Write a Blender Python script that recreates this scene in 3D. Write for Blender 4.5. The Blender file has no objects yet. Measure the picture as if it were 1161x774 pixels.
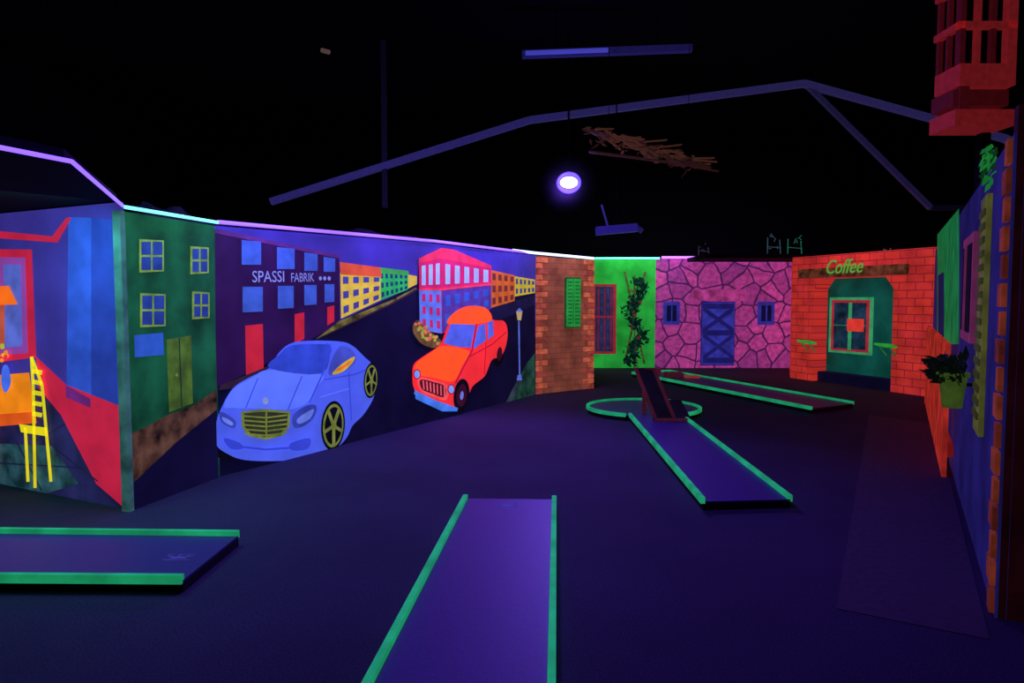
import bpy, math, random
from mathutils import Vector, Matrix
from mathutils.geometry import tessellate_polygon
random.seed(7)
sc = bpy.context.scene
sc.view_settings.view_transform = 'Standard'
sc.view_settings.look = 'None'

# ------------------------------------------------------------------ camera (solved from the photo)
F = 800.0; CH = 1.65; PITCH = math.atan(47/800)
cam_d = bpy.data.cameras.new('camera'); cam = bpy.data.objects.new('camera', cam_d)
sc.collection.objects.link(cam); sc.camera = cam
cam_d.sensor_width = 36; cam_d.lens = 36*F/1161; cam_d.clip_start = 0.05
cam.location = (0, 0, CH); cam.rotation_euler = (math.pi/2-PITCH, 0, 0)
SP, CP = math.sin(PITCH), math.cos(PITCH)
# survey helpers: turn a measurement taken on the photo into metres on a real wall / floor plane
def ray(px, py):
    dx = (px-580.5)/F; dy = -(py-387)/F
    return Vector((dx, CP+dy*SP, -SP+dy*CP))
def floor_pt(px, py, z=0.0):
    d = ray(px, py); t = (z-CH)/d.z
    return Vector((d.x*t, d.y*t, z))

# ------------------------------------------------------------------ materials
def lin(c):
    return tuple(((v/255)/12.92 if v/255 <= .04045 else ((v/255+.055)/1.055)**2.4) for v in c)
def newmat(name):
    m = bpy.data.materials.new(name); m.use_nodes = True
    nt = m.node_tree; b = nt.nodes['Principled BSDF']
    return m, nt, b
def N(nt, t, **kw):
    n = nt.nodes.new(t)
    for k, v in kw.items(): setattr(n, k, v)
    return n
def mix(nt, fac, a, b, blend='MIX'):
    n = nt.nodes.new('ShaderNodeMix'); n.data_type = 'RGBA'; n.blend_type = blend
    for s, v in ((n.inputs[0], fac), (n.inputs[6], a), (n.inputs[7], b)):
        if isinstance(v, bpy.types.NodeSocket): nt.links.new(v, s)
        elif isinstance(v, (int, float)): s.default_value = v
        else: s.default_value = (*v, 1)
    return n.outputs[2]
def plane_co(nt, sx=1, sz=1):
    tc = N(nt, 'ShaderNodeTexCoord'); sp = N(nt, 'ShaderNodeSeparateXYZ'); cb = N(nt, 'ShaderNodeCombineXYZ')
    nt.links.new(tc.outputs['Object'], sp.inputs[0])
    nt.links.new(sp.outputs[0], cb.inputs[0]); nt.links.new(sp.outputs[2], cb.inputs[1])
    return cb.outputs[0]
def ramp(nt, src, p0, p1):
    r = N(nt, 'ShaderNodeMapRange'); nt.links.new(src, r.inputs[0])
    r.inputs[1].default_value = p0; r.inputs[2].default_value = p1
    return r.outputs[0]
def hook(nt, b, col, e, rough=.8):
    nt.links.new(col, b.inputs['Base Color']); nt.links.new(col, b.inputs['Emission Color'])
    b.inputs['Emission Strength'].default_value = e; b.inputs['Roughness'].default_value = rough
    b.inputs['Specular IOR Level'].default_value = .15
CACHE = {}
def fl(col, e=.75, mott=.22, scale=5.0, rough=.8):
    """fluorescent paint"""
    k = (col, e, mott, scale, rough)
    if k in CACHE: return CACHE[k]
    m, nt, b = newmat('fluo_%d_%d_%d' % col)
    tc = N(nt, 'ShaderNodeTexCoord'); nz = N(nt, 'ShaderNodeTexNoise')
    nz.inputs['Scale'].default_value = scale; nz.inputs['Detail'].default_value = 5
    nt.links.new(tc.outputs['Object'], nz.inputs['Vector'])
    f = ramp(nt, nz.outputs['Fac'], .35, .68)
    c = lin(col); d = tuple(v*(1-mott*1.6 if mott < .6 else .05) for v in c)
    hook(nt, b, mix(nt, f, d, c), e, rough)
    CACHE[k] = m; return m
def plain(name, col, rough=.7, metal=0, e=0, spec=.3, noise=.3, scale=20):
    m, nt, b = newmat(name)
    tc = N(nt, 'ShaderNodeTexCoord'); nz = N(nt, 'ShaderNodeTexNoise'); nz.inputs['Scale'].default_value = scale
    nz.inputs['Detail'].default_value = 6
    nt.links.new(tc.outputs['Object'], nz.inputs['Vector'])
    c = lin(col); o = mix(nt, ramp(nt, nz.outputs['Fac'], .3, .7), tuple(v*(1-noise) for v in c), c)
    nt.links.new(o, b.inputs['Base Color']); b.inputs['Roughness'].default_value = rough
    b.inputs['Metallic'].default_value = metal; b.inputs['Specular IOR Level'].default_value = spec
    if e:
        nt.links.new(o, b.inputs['Emission Color']); b.inputs['Emission Strength'].default_value = e
    return m
def glow(name, col, s):
    m, nt, b = newmat(name); b.inputs['Base Color'].default_value = (*lin(col), 1)
    b.inputs['Emission Color'].default_value = (*lin(col), 1); b.inputs['Emission Strength'].default_value = s
    return m
def brick(name, c1, c2, mortar, e=.7, bw=.25, bh=.09, msize=.012, mott=.5):
    m, nt, b = newmat(name)
    co = plane_co(nt); bt = N(nt, 'ShaderNodeTexBrick'); nt.links.new(co, bt.inputs['Vector'])
    bt.inputs['Scale'].default_value = 1; bt.inputs['Brick Width'].default_value = bw
    bt.inputs['Row Height'].default_value = bh; bt.inputs['Mortar Size'].default_value = msize
    bt.inputs['Mortar Smooth'].default_value = .3
    for i, c in ((1, c1), (2, c2), (3, mortar)): bt.inputs[i].default_value = (*lin(c), 1)
    nz = N(nt, 'ShaderNodeTexNoise'); nz.inputs['Scale'].default_value = 3; nz.inputs['Detail'].default_value = 6
    nt.links.new(co, nz.inputs['Vector'])
    f = ramp(nt, nz.outputs['Fac'], .35, .7)
    dk = mix(nt, 1.0, bt.outputs['Color'], (1-mott,)*3, 'MULTIPLY')
    hook(nt, b, mix(nt, f, dk, bt.outputs['Color']), e)
    bp = N(nt, 'ShaderNodeBump'); bp.inputs['Strength'].default_value = .5; bp.invert = True
    nt.links.new(bt.outputs['Fac'], bp.inputs['Height']); nt.links.new(bp.outputs[0], b.inputs['Normal'])
    return m
def stone(name, c1, c2, joint, e=.6, scale=3.0, w=.05):
    m, nt, b = newmat(name); co = plane_co(nt)
    nzz = N(nt, 'ShaderNodeTexNoise'); nzz.inputs['Scale'].default_value = 2.5; nt.links.new(co, nzz.inputs['Vector'])
    wco = mix(nt, .12, co, nzz.outputs['Color'])
    v1 = N(nt, 'ShaderNodeTexVoronoi', voronoi_dimensions='2D', feature='DISTANCE_TO_EDGE')
    v2 = N(nt, 'ShaderNodeTexVoronoi', voronoi_dimensions='2D', feature='F1')
    for v in (v1, v2):
        nt.links.new(wco, v.inputs['Vector']); v.inputs['Scale'].default_value = scale; v.inputs['Randomness'].default_value = .85
    sp = N(nt, 'ShaderNodeSeparateColor'); nt.links.new(v2.outputs['Color'], sp.inputs[0])
    cell = mix(nt, sp.outputs[0], lin(c1), lin(c2))
    nz = N(nt, 'ShaderNodeTexNoise'); nz.inputs['Scale'].default_value = 9; nz.inputs['Detail'].default_value = 6
    nt.links.new(co, nz.inputs['Vector'])
    dk = mix(nt, 1.0, cell, (.55,)*3, 'MULTIPLY')
    cell = mix(nt, ramp(nt, nz.outputs['Fac'], .35, .65), dk, cell)
    f = ramp(nt, v1.outputs['Distance'], w*.4, w*1.6)
    hook(nt, b, mix(nt, f, lin(joint), cell), e)
    bp = N(nt, 'ShaderNodeBump'); bp.inputs['Strength'].default_value = .6
    nt.links.new(f, bp.inputs['Height']); nt.links.new(bp.outputs[0], b.inputs['Normal'])
    return m

# ------------------------------------------------------------------ mesh builder
def smooth(pts, k=6):
    n = len(pts); out = []
    for i in range(n):
        p0, p1, p2, p3 = [Vector(pts[(i+j-1) % n]) for j in range(4)]
        for s in range(k):
            t = s/k
            out.append(tuple(.5*((2*p1)+(-p0+p2)*t+(2*p0-5*p1+4*p2-p3)*t*t+(-p0+3*p1-3*p2+p3)*t**3)))
    return out
def ell(cx, cy, rx, ry, n=32, rot=0):
    r = math.radians(rot); o = []
    for i in range(n):
        a = 2*math.pi*i/n; x, y = rx*math.cos(a), ry*math.sin(a)
        o.append((cx+x*math.cos(r)-y*math.sin(r), cy+x*math.sin(r)+y*math.cos(r)))
    return o
def rc(x0, y0, x1, y1): return [(x0, y0), (x1, y0), (x1, y1), (x0, y1)]
def line(pts, w):
    out = []
    for (x0, y0), (x1, y1) in zip(pts[:-1], pts[1:]):
        l = math.hypot(x1-x0, y1-y0) or 1; nx, ny = -(y1-y0)/l*w/2, (x1-x0)/l*w/2
        out.append([(x0+nx, y0+ny), (x1+nx, y1+ny), (x1-nx, y1-ny), (x0-nx, y0-ny)])
    return out
class B:
    def __init__(s, name, W=None):
        s.name = name; s.W = W; s.v = []; s.f = []; s.mi = []; s.m = []; s.sm = []
    def mat(s, m):
        if m not in s.m: s.m.append(m)
        return s.m.index(m)
    def add(s, verts, faces, m, smooth=False):
        o = len(s.v); s.v += [tuple(v) for v in verts]; i = s.mat(m)
        for f in faces: s.f.append(tuple(o+k for k in f)); s.mi.append(i); s.sm.append(smooth)
    def paint(s, pts, m, layer=0, sm=0):
        if sm: pts = smooth(pts, sm)
        loc = [s.W.hit(*p) for p in pts]
        s.flat(loc, m, layer)
    def flat(s, loc, m, layer=0):
        y = -(.004+.003*layer)
        vs = [Vector((x, y, z)) for x, z in loc]
        tri = tessellate_polygon([[Vector((x, z, 0)) for x, z in loc]])
        fs = []
        for a, b, c in tri:
            cr = (vs[b].x-vs[a].x)*(vs[c].z-vs[a].z)-(vs[b].z-vs[a].z)*(vs[c].x-vs[a].x)
            fs.append((a, b, c) if cr > 0 else (a, c, b))
        s.add(vs, fs, m)
    def stroke(s, pts, w, m, layer=0):
        for q in line(pts, w): s.paint(q, m, layer)
    def box(s, x0, x1, y0, y1, z0, z1, m, bev=0):
        vs = [(x, y, z) for z in (z0, z1) for y in (y0, y1) for x in (x0, x1)]
        fs = [(0, 2, 3, 1), (4, 5, 7, 6), (0, 1, 5, 4), (2, 6, 7, 3), (0, 4, 6, 2), (1, 3, 7, 5)]
        s.add(vs, fs, m)
    def wbox(s, px0, py0, px1, py1, d0, d1, m):
        x0, z1 = s.W.hit(px0, py0); x1, z0 = s.W.hit(px1, py1)
        s.box(x0, x1, -d1, -d0, z0, z1, m)
    def bar(s, p, q, w, h, m, up=(0, 0, 1)):
        p = Vector(p); q = Vector(q); d = (q-p).normalized(); u = Vector(up)
        if abs(d.dot(u)) > .98: u = Vector((1, 0, 0))
        r = d.cross(u).normalized(); u = r.cross(d).normalized()
        vs = [b+r*(a*w/2)+u*(c*h/2) for b in (p, q) for a, c in ((-1, -1), (1, -1), (1, 1), (-1, 1))]
        s.add(vs, [(0, 1, 2, 3), (7, 6, 5, 4), (0, 4, 5, 1), (1, 5, 6, 2), (2, 6, 7, 3), (3, 7, 4, 0)], m)
    def tube(s, pts, r, m, n=10, radii=None):
        pts = [Vector(p) for p in pts]; rings = []
        for i, p in enumerate(pts):
            d = (pts[min(i+1, len(pts)-1)]-pts[max(i-1, 0)]).normalized()
            u = Vector((0, 0, 1)) if abs(d.z) < .9 else Vector((1, 0, 0))
            a = d.cross(u).normalized(); b = a.cross(d); rr = radii[i] if radii else r
            rings.append([p+(a*math.cos(2*math.pi*k/n)+b*math.sin(2*math.pi*k/n))*rr for k in range(n)])
        vs = [v for R in rings for v in R]; fs = []
        for i in range(len(rings)-1):
            for k in range(n): fs.append((i*n+k, i*n+(k+1) % n, (i+1)*n+(k+1) % n, (i+1)*n+k))
        fs.append(tuple(range(n))[::-1]); fs.append(tuple(range((len(rings)-1)*n, len(rings)*n)))
        s.add(vs, fs, m, True)
    def prism(s, pts, z0, z1, m):
        n = len(pts); vs = [(x, y, z0) for x, y in pts]+[(x, y, z1) for x, y in pts]
        fs = [(i, (i+1) % n, n+(i+1) % n, n+i) for i in range(n)]
        tri = tessellate_polygon([[Vector((x, y, 0)) for x, y in pts]])
        for t in tri: fs.append(tuple(t)); fs.append(tuple(n+k for k in t))
        s.add(vs, fs, m)
    def leaf(s, p, d, L, w, m):
        p = Vector(p); d = Vector(d).normalized()
        a = d.cross(Vector((random.uniform(-1, 1), random.uniform(-1, 1), random.uniform(-1, 1)))).normalized()
        u = a.cross(d)*.25
        vs = [p, p+d*L*.4+a*w, p+d*L*.45+u*w, p+d*L*.4-a*w, p+d*L-u*w]
        s.add(vs, [(0, 1, 2), (0, 2, 3), (1, 4, 2), (2, 4, 3)], m)
    def text(s, body, x0, x1, z0, z1, y, m, ex=0, x1z=None, shear=0):
        cu = bpy.data.curves.new('t', 'FONT'); cu.body = body; cu.extrude = ex; cu.resolution_u = 3; cu.shear = shear
        o = bpy.data.objects.new('t', cu); sc.collection.objects.link(o); bpy.context.view_layer.update()
        me = o.to_mesh(); co = [v.co.copy() for v in me.vertices]
        mx = [min(c.x for c in co), max(c.x for c in co), min(c.y for c in co), max(c.y for c in co)]
        vs = []
        for c in co:
            u = (c.x-mx[0])/(mx[1]-mx[0]); v = (c.y-mx[2])/(mx[3]-mx[2])
            sh = (x1z*u if x1z else 0)
            vs.append((x0+(x1-x0)*u, y-c.z, z0+(z1-z0)*v+sh))
        s.add(vs, [tuple(p.vertices) for p in me.polygons], m)
        o.to_mesh_clear(); bpy.data.objects.remove(o)
    def done(s, parent=None, loc=None):
        me = bpy.data.meshes.new(s.name); me.from_pydata(s.v, [], s.f); me.update()
        for m in s.m: me.materials.append(m)
        for p, i, q in zip(me.polygons, s.mi, s.sm): p.material_index = i; p.use_smooth = q
        o = bpy.data.objects.new(s.name, me); sc.collection.objects.link(o)
        if s.W: o.matrix_world = s.W.M.copy()
        return o
class Wall:
    def __init__(s, a, b):
        s.a = Vector((a[0], a[1], 0)); s.b = Vector((b[0], b[1], 0)); s.L = (s.b-s.a).length
        s.X = (s.b-s.a).normalized(); s.Y = Vector((0, 0, 1)).cross(s.X)
        s.M = Matrix.Translation(s.a) @ Matrix((s.X, s.Y, Vector((0, 0, 1)))).transposed().to_4x4()
    def hit(s, px, py):
        d = ray(px, py); c = Vector((0, 0, CH))
        t = (s.a-c).dot(s.Y)/d.dot(s.Y); p = c+d*t
        return ((p-s.a).dot(s.X), p.z)
    def slab(s, name, z0, z1, m, x0=0, x1=None, th=.08):
        b = B(name, s); top = z1 if isinstance(z1, list) else [(x0, z1), (s.L if x1 is None else x1, z1)]
        n = len(top); vs = []
        for y in (0, th):
            vs += [(x, y, z0) for x, z in top]+[(x, y, z) for x, z in top]
        fs = []
        for i in range(n-1):
            fs.append((i, i+1, n+i+1, n+i)); k = 2*n
            fs.append((k+i+1, k+i, k+n+i, k+n+i+1)); fs.append((n+i, n+i+1, k+n+i+1, k+n+i)); fs.append((i+1, i, k+i, k+i+1))
        k = 2*n; fs.append((0, n, k+n, k)); fs.append((n-1, k+n-1, k+2*n-1, 2*n-1))
        b.add(vs, fs, m); return b.done()

# key plan points (metres)
A = (-2.99, 5.46); Bp = (-2.73, 6.53); D = (.41, 12.28); E = (1.51, 13.14)
L0 = (-6.2, 7.07)
Gp = (7.1, 11.9); Fp = (5.9, 14.9); Np = (2.51, 3.58)
WL = Wall(L0, A); WAB = Wall(A, Bp); WBD = Wall(Bp, D); WDE = Wall(D, E)
WBK = Wall((1.3, 17.1), (6.9, 17.1)); WC = Wall(Fp, Gp); WR = Wall(Gp, Np); WN = Wall((Np[0]+.01, Np[1]-.01), (3.9, 3.0))

# ------------------------------------------------------------------ shell
carpet, nt, bs = newmat('dark_carpet')
tc = N(nt, 'ShaderNodeTexCoord'); nz = N(nt, 'ShaderNodeTexNoise'); nz.inputs['Scale'].default_value = 90; nz.inputs['Detail'].default_value = 4
n2 = N(nt, 'ShaderNodeTexNoise'); n2.inputs['Scale'].default_value = .7; n2.inputs['Detail'].default_value = 5
nt.links.new(tc.outputs['Object'], nz.inputs['Vector']); nt.links.new(tc.outputs['Object'], n2.inputs['Vector'])
c = mix(nt, ramp(nt, nz.outputs['Fac'], .3, .7), lin((44, 40, 64)), lin((76, 70, 100)))
c = mix(nt, ramp(nt, n2.outputs['Fac'], .35, .65), mix(nt, 1.0, c, (.7,)*3, 'MULTIPLY'), c)
nt.links.new(c, bs.inputs['Base Color']); bs.inputs['Roughness'].default_value = .85; bs.inputs['Specular IOR Level'].default_value = .2
bp = N(nt, 'ShaderNodeBump'); bp.inputs['Strength'].default_value = .3; bp.inputs['Distance'].default_value = .01
nt.links.new(nz.outputs['Fac'], bp.inputs['Height']); nt.links.new(bp.outputs[0], bs.inputs['Normal'])
black = plain('black_paint', (22, 20, 34), .9, spec=.1)
b = B('floor'); b.box(-9, 10, -3, 20, -.1, 0, carpet); b.done()
b = B('ceiling'); b.box(-9, 10, -3, 20, 6, 6.1, black); b.done()
for nm, q in (('wall_left', (-9.1, -9, -3, 20)), ('wall_right', (10, 10.1, -3, 20)), ('wall_back', (-9, 10, 20, 20.1)), ('wall_front', (-9, 10, -3.1, -3))):
    b = B(nm); b.box(*q, 0, 6, black); b.done()

violet = fl((66, 54, 158), .7, .2, 2)
road = fl((19, 16, 56), .6, .3, 1.6)
WL.slab('wall_painted_room', 0, 2.40, violet, th=.012)
green_wall = fl((22, 92, 60), .8, .45, 2.2)
WAB.slab('wall_green_facade', 0, 2.33, green_wall)
xc = WBD.hit(490, 300)[0]
WBD.slab('wall_street_mural', 0, [(0, 2.33), (xc, 2.41), (WBD.L, 2.42)], violet)
WDE.slab('wall_brick_tower', 0, [(0, 2.42), (WDE.L, 2.38)], brick('tower_plaster', (156, 82, 62), (144, 76, 62), (126, 66, 62), .66, .24, .1, .008, .5))
Wt = Wall(E, (1.9, 17.0)); Wt.slab('wall_tower_side', 0, 2.38, black)
gx = WBK.hit(743, 350)[0]
WBK.slab('wall_green', 0, 2.62, fl((44, 185, 70), .62, .3, 2), 0, gx)
pinkstone = stone('pink_fieldstone', (196, 70, 154), (152, 56, 136), (52, 24, 74), .72, 2.7, .045)
WBK.slab('wall_fieldstone', 0, 2.64, pinkstone, gx, WBK.L)

# ------------------------------------------------------------------ left painted room
b = B('painted_house_facade', WL)
blue1 = fl((52, 84, 205), .8, .25, 3); blue2 = fl((44, 62, 168), .75, .2, 3); red = fl((205, 34, 70), .85, .15, 3)
pk = fl((150, 70, 170), .8, .2, 2); gl = fl((96, 110, 215), .85, .3, 4)
b.paint([(78, 246), (104, 247), (104, 455), (76, 436)], blue1, 0)
b.paint([(104, 247), (131, 249), (137, 462), (104, 455)], blue2, 0)
b.paint([(0, 262), (60, 268), (76, 247), (82, 247), (66, 275), (0, 270)], red, 1)
b.paint([(-40, 282), (37, 283), (42, 405), (-40, 415)], red, 1)
b.paint([(-40, 291), (30, 292), (33, 400), (-40, 405)], pk, 2)
b.paint([(-30, 300), (0, 300), (0, 398), (-30, 400)], gl, 3)
b.paint([(6, 300), (25, 300), (27, 392), (6, 394)], gl, 3)
b.paint([(42, 404), (76, 436), (137, 460), (147, 580), (110, 548), (70, 470), (45, 440)], red, 1)
b.paint([(76, 436), (104, 452), (104, 462), (76, 450)], fl((120, 40, 130), .8), 2)
b.paint([(147, 580), (112, 545), (72, 470), (45, 440), (-60, 450), (-60, 560), (0, 552)], fl((44, 44, 100), .7, .4, 3), 0)
b.paint([(-60, 500), (60, 505), (90, 548), (50, 560), (0, 556), (-60, 540)], fl((52, 96, 110), .7, .5, 5), 1)
for q in ([(60, 505), (112, 545)], [(20, 500), (48, 555)], [(-10, 524), (98, 530)], [(75, 480), (40, 500)]):
    b.stroke(q, 1.6, fl((36, 40, 80), .6), 2)
b.done()
b = B('painted_table_lamp', WL)
orr = fl((255, 110, 30), 1.0, .15, 4)
b.paint([(-12, 346), (-4, 325), (14, 324), (24, 345)], orr, 8)
b.paint(rc(4, 345, 9, 395), fl((210, 90, 60), .9), 8); b.done()
b = B('painted_flower_vase', WL)
b.paint([(8, 415), (14, 415), (17, 432), (13, 443), (9, 443), (6, 432)], fl((70, 110, 240), 1), 10, 4)
for i in range(14):
    b.paint(ell(10+random.uniform(-8, 9), 400+random.uniform(-10, 12), 2.4, 2.4, 8), fl(random.choice([(240, 140, 40), (220, 60, 60), (160, 200, 60)]), 1), 10+i % 3)
b.done()
b = B('painted_table', WL)
b.paint([(-40, 428), (36, 422), (44, 476), (-40, 484)], fl((250, 136, 24), 1.0, .2, 4), 6)
b.paint([(-40, 472), (43, 466), (45, 479), (-40, 486)], fl((235, 90, 30), .95), 7)
b.paint(rc(-5, 484, 1, 540), orr, 6); b.done()
b = B('painted_chair', WL)
ye = fl((235, 215, 30), .95, .15, 4)
b.stroke([(40, 404), (52, 436), (62, 545)], 3.5, ye, 9); b.stroke([(40, 404), (42, 440), (44, 552)], 3.5, ye, 9)
b.stroke([(33, 484), (36, 545)], 3.5, ye, 9)
for y in (420, 432, 444, 456, 468): b.stroke([(41, y), (52, y+2)], 5, ye, 9)
b.paint([(26, 480), (57, 484), (59, 494), (28, 489)], ye, 9); b.done()
b = B('trim_corner_strip', WAB)
b.box(-.045, .005, -.02, .05, 0, 2.33, fl((70, 120, 120), .6, .45, 4)); b.done()
b = B('black_canopy')
b.prism([(A[0]-.05, A[1]+.02), (-2.40, 3.83), (-2.53, 3.5), (-2.66, 2.6), (-6.2, 3.2), (L0[0], L0[1]-.05)], 2.41, 2.46, black); b.done()

# ------------------------------------------------------------------ green facade
b = B('painted_green_house', WAB)
fr = fl((130, 160, 70), .75, .3, 8); gls = fl((40, 66, 150), .8, .3, 5); dk = fl((16, 52, 52), .6)
def gwin(x0, y0, x1, y1, s=1.5):
    b.paint([(x0, y0), (x1, y0+s), (x1, y1-s), (x0, y1)], fr, 1)
    mx = (x0+x1)/2; my = (y0+y1)/2
    for (a, c, d, e) in ((x0+2.2, y0+3, mx-1, my-1.2), (mx+1, y0+3, x1-2, my-1.2), (x0+2.2, my+1.2, mx-1, y1-3), (mx+1, my+1.2, x1-2, y1-3)):
        b.paint(rc(a, c, d, e), gls, 2)
gwin(157, 271, 185, 309); gwin(215, 279, 236, 311); gwin(158, 332, 187, 371); gwin(217, 330, 237, 362)
b.paint([(151, 380), (184, 377), (185, 402), (152, 405)], fl((48, 92, 190), .8, .2), 1)
b.paint([(188, 385), (216, 380), (218, 457), (191, 467)], fl((84, 116, 40), .75, .35, 6), 1)
b.stroke([(202, 383), (205, 461)], 1.2, dk, 2); b.paint(ell(199, 425, 1.5, 2, 8), fr, 3)
b.paint([(145, 492), (160, 486), (190, 470), (218, 460), (245, 441), (245, 466), (200, 502), (150, 552), (147, 552)], fl((112, 76, 56), .62, .65, 6), 1)
b.paint([(147, 550), (200, 500), (245, 464), (247, 544), (151, 582)], road, 2)
b.done()

# ------------------------------------------------------------------ street mural
b = B('painted_street', WBD)
b.paint([(243, 428), (320, 400), (384, 364), (440, 338), (473, 322), (474, 300), (556, 330), (606, 330), (608, 448), (243, 548)], road, 0)
b.paint([(250, 436), (310, 412), (383, 370), (445, 340), (470, 326), (474, 328), (446, 344), (356, 386), (300, 425), (262, 440), (246, 442)], fl((60, 40, 60), .6), 4)
b.paint([(383, 364), (445, 339), (470, 326), (471, 327), (445, 342), (357, 384)], fl((150, 140, 60), .7, .6, 6), 5)
b.paint([(606, 400), (598, 410), (582, 438), (570, 462), (606, 449)], fl((38, 84, 70), .75, .5, 4), 2)
b.paint([(571, 462), (583, 436), (590, 426), (592, 430), (586, 440), (577, 461)], fl((60, 70, 90), .7, .4, 4), 3)
b.paint([(545, 352), (600, 336), (606, 336), (606, 345), (548, 372)], fl((30, 26, 70), .6), 1)
b.done()
b = B('painted_factory_building', WBD)
pur = fl((50, 20, 78), .7, .3, 2); wb = fl((62, 94, 190), .8, .2, 6)
b.paint([(243, 261), (384, 291), (385, 366), (310, 408), (244, 440)], pur, 1)
b.paint([(243, 259), (384, 289), (384, 293), (243, 264)], fl((90, 44, 120), .75), 2)
for x0, y0, x1, y1 in ((273, 272, 295, 300), (313, 280, 333, 305), (344, 286, 359, 307), (366, 291, 379, 308), (274, 325, 297, 353), (314, 324, 332, 349), (344, 323, 358, 345), (367, 322, 378, 342)):
    b.paint([(x0, y0), (x1, y0+(2 if y0 < 310 else 0)), (x1, y1), (x0, y1+(0 if y0 < 310 else 1))], wb, 3)
for q in ([(277, 369), (297, 367), (298, 420), (278, 430)], [(333, 356), (344, 354), (344, 384), (333, 390)], [(370, 348), (378, 346), (378, 364), (370, 369)]):
    b.paint(q, fl((200, 36, 56), .85, .15), 3)
def mtext(b, s, xa, xb, ya, yb, m, layer, yb2):
    x0, z1 = b.W.hit(xa, ya); x0, z0 = b.W.hit(xa, yb); x1, z2 = b.W.hit(xb, yb2)
    b.text(s, x0, x1, z0, z1, -(.004+.003*layer), m, 0, z2-z0)
wt = fl((140, 150, 225), .8)
mtext(b, 'SPASSI', 285, 321, 307, 320, wt, 4, 319.5); mtext(b, 'FABRIK', 329, 355, 309.5, 319.5, wt, 4, 319)
for x in (362, 367, 372): b.paint(ell(x, 315.5, 1.8, 2.4, 10), wt, 4)
b.done()
def rowwin(b, quad, nx, ny, m, layer, fx=.55, fy=.55):
    (ax, ay), (bx, by), (cx, cy), (dx, dy) = quad
    def P(u, v):
        tx, ty = ax+(bx-ax)*u, ay+(by-ay)*u; qx, qy = dx+(cx-dx)*u, dy+(cy-dy)*u
        return (tx+(qx-tx)*v, ty+(qy-ty)*v)
    for i in range(nx):
        for j in range(ny):
            u0 = (i+.5-fx/2)/nx; u1 = (i+.5+fx/2)/nx; v0 = (j+.5-fy/2)/ny; v1 = (j+.5+fy/2)/ny
            b.paint([P(u0, v0), P(u1, v0), P(u1, v1), P(u0, v1)], m, layer)
b = B('painted_yellow_building', WBD)
q = [(385, 309), (432, 312), (431, 340), (386, 361)]
b.paint(q, fl((222, 190, 60), .9, .2, 6), 2); rowwin(b, q, 4, 3, fl((70, 70, 150), .8), 3, .55, .5)
b.paint([(384, 297), (430, 303), (432, 314), (385, 311)], fl((215, 84, 44), .9), 4); b.done()
b = B('painted_green_building', WBD)
q = [(429, 307), (462, 311), (462, 328), (431, 340)]
b.paint([(421, 302), (462, 307), (463, 312), (428, 309)], fl((60, 170, 70), .85), 3)
b.paint(q, fl((42, 185, 84), .85, .2, 6), 2); rowwin(b, q, 6, 3, fl((30, 60, 110), .8), 3)
b.paint([(462, 311), (472, 313), (472, 322), (462, 327)], fl((220, 190, 60), .85), 2); b.done()
b = B('painted_corner_building', WBD)
crim = fl((205, 34, 92), .85, .15, 5); wht = fl((150, 180, 240), .95, .15, 6)
b.paint([(474, 296), (499, 291), (500, 378), (475, 374)], crim, 3)
b.paint([(499, 291), (556, 302), (556, 350), (500, 378)], crim, 3)
b.paint([(474, 293), (499, 281), (514, 283), (556, 301), (556, 304), (499, 293), (474, 298)], fl((235, 50, 80), .9), 4)
rowwin(b, [(475, 299), (499, 295), (499, 325), (475, 326)], 3, 1, wht, 5, .55, .8)
rowwin(b, [(501, 296), (555, 305), (555, 321), (501, 325)], 5, 1, wht, 5, .5, .8)
b.paint([(474, 328), (499, 329), (500, 378), (475, 373)], fl((96, 130, 225), .85), 4)
b.paint([(500, 329), (556, 323), (556, 350), (500, 377)], fl((86, 60, 150), .8), 4)
rowwin(b, [(475, 330), (499, 331), (500, 376), (476, 372)], 3, 3, crim, 5, .45, .6)
rowwin(b, [(501, 331), (555, 325), (555, 348), (501, 374)], 5, 2, fl((60, 90, 190), .8), 5, .55, .6)
b.stroke([(474, 328), (499, 328), (556, 322)], 2.4, fl((240, 60, 90), .9), 6); b.done()
b = B('painted_orange_building', WBD)
q = [(556, 306), (583, 312), (583, 341), (556, 349)]
b.paint(q, fl((205, 96, 40), .85, .2, 6), 2); rowwin(b, q, 4, 3, fl((120, 50, 50), .7), 3)
q = [(583, 313), (606, 317), (606, 332), (583, 336)]
b.paint(q, fl((196, 176, 50), .85, .2, 6), 2); rowwin(b, q, 5, 2, fl((70, 70, 130), .7), 3); b.done()
b = B('painted_stone_hedge', WBD)
b.paint([(468, 366), (474, 363), (482, 372), (497, 384), (499, 392), (488, 394), (475, 388), (467, 376)], fl((120, 90, 50), .8, .4, 8), 5, 4)
for i in range(34):
    t = random.random(); b.paint(ell(471+24*t+random.uniform(-4, 4), 369+18*t+random.uniform(-6, 6), 2, 1.7, 7), fl(random.choice([(225, 150, 70), (170, 170, 70), (220, 110, 90)]), .85), 6+i % 3)
b.done()
b = B('painted_street_lamp', WBD)
lb = fl((96, 120, 225), .8)
b.stroke([(587.5, 364), (588.5, 430)], 1.6, lb, 3); b.paint([(584.5, 353), (591.5, 353), (590, 363), (586, 363)], fl((200, 170, 120), .85), 3)
b.paint([(584, 353), (588, 349), (592, 353)], lb, 4); b.paint([(586, 425), (590, 425), (591, 431), (585, 431)], lb, 4); b.done()

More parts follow.
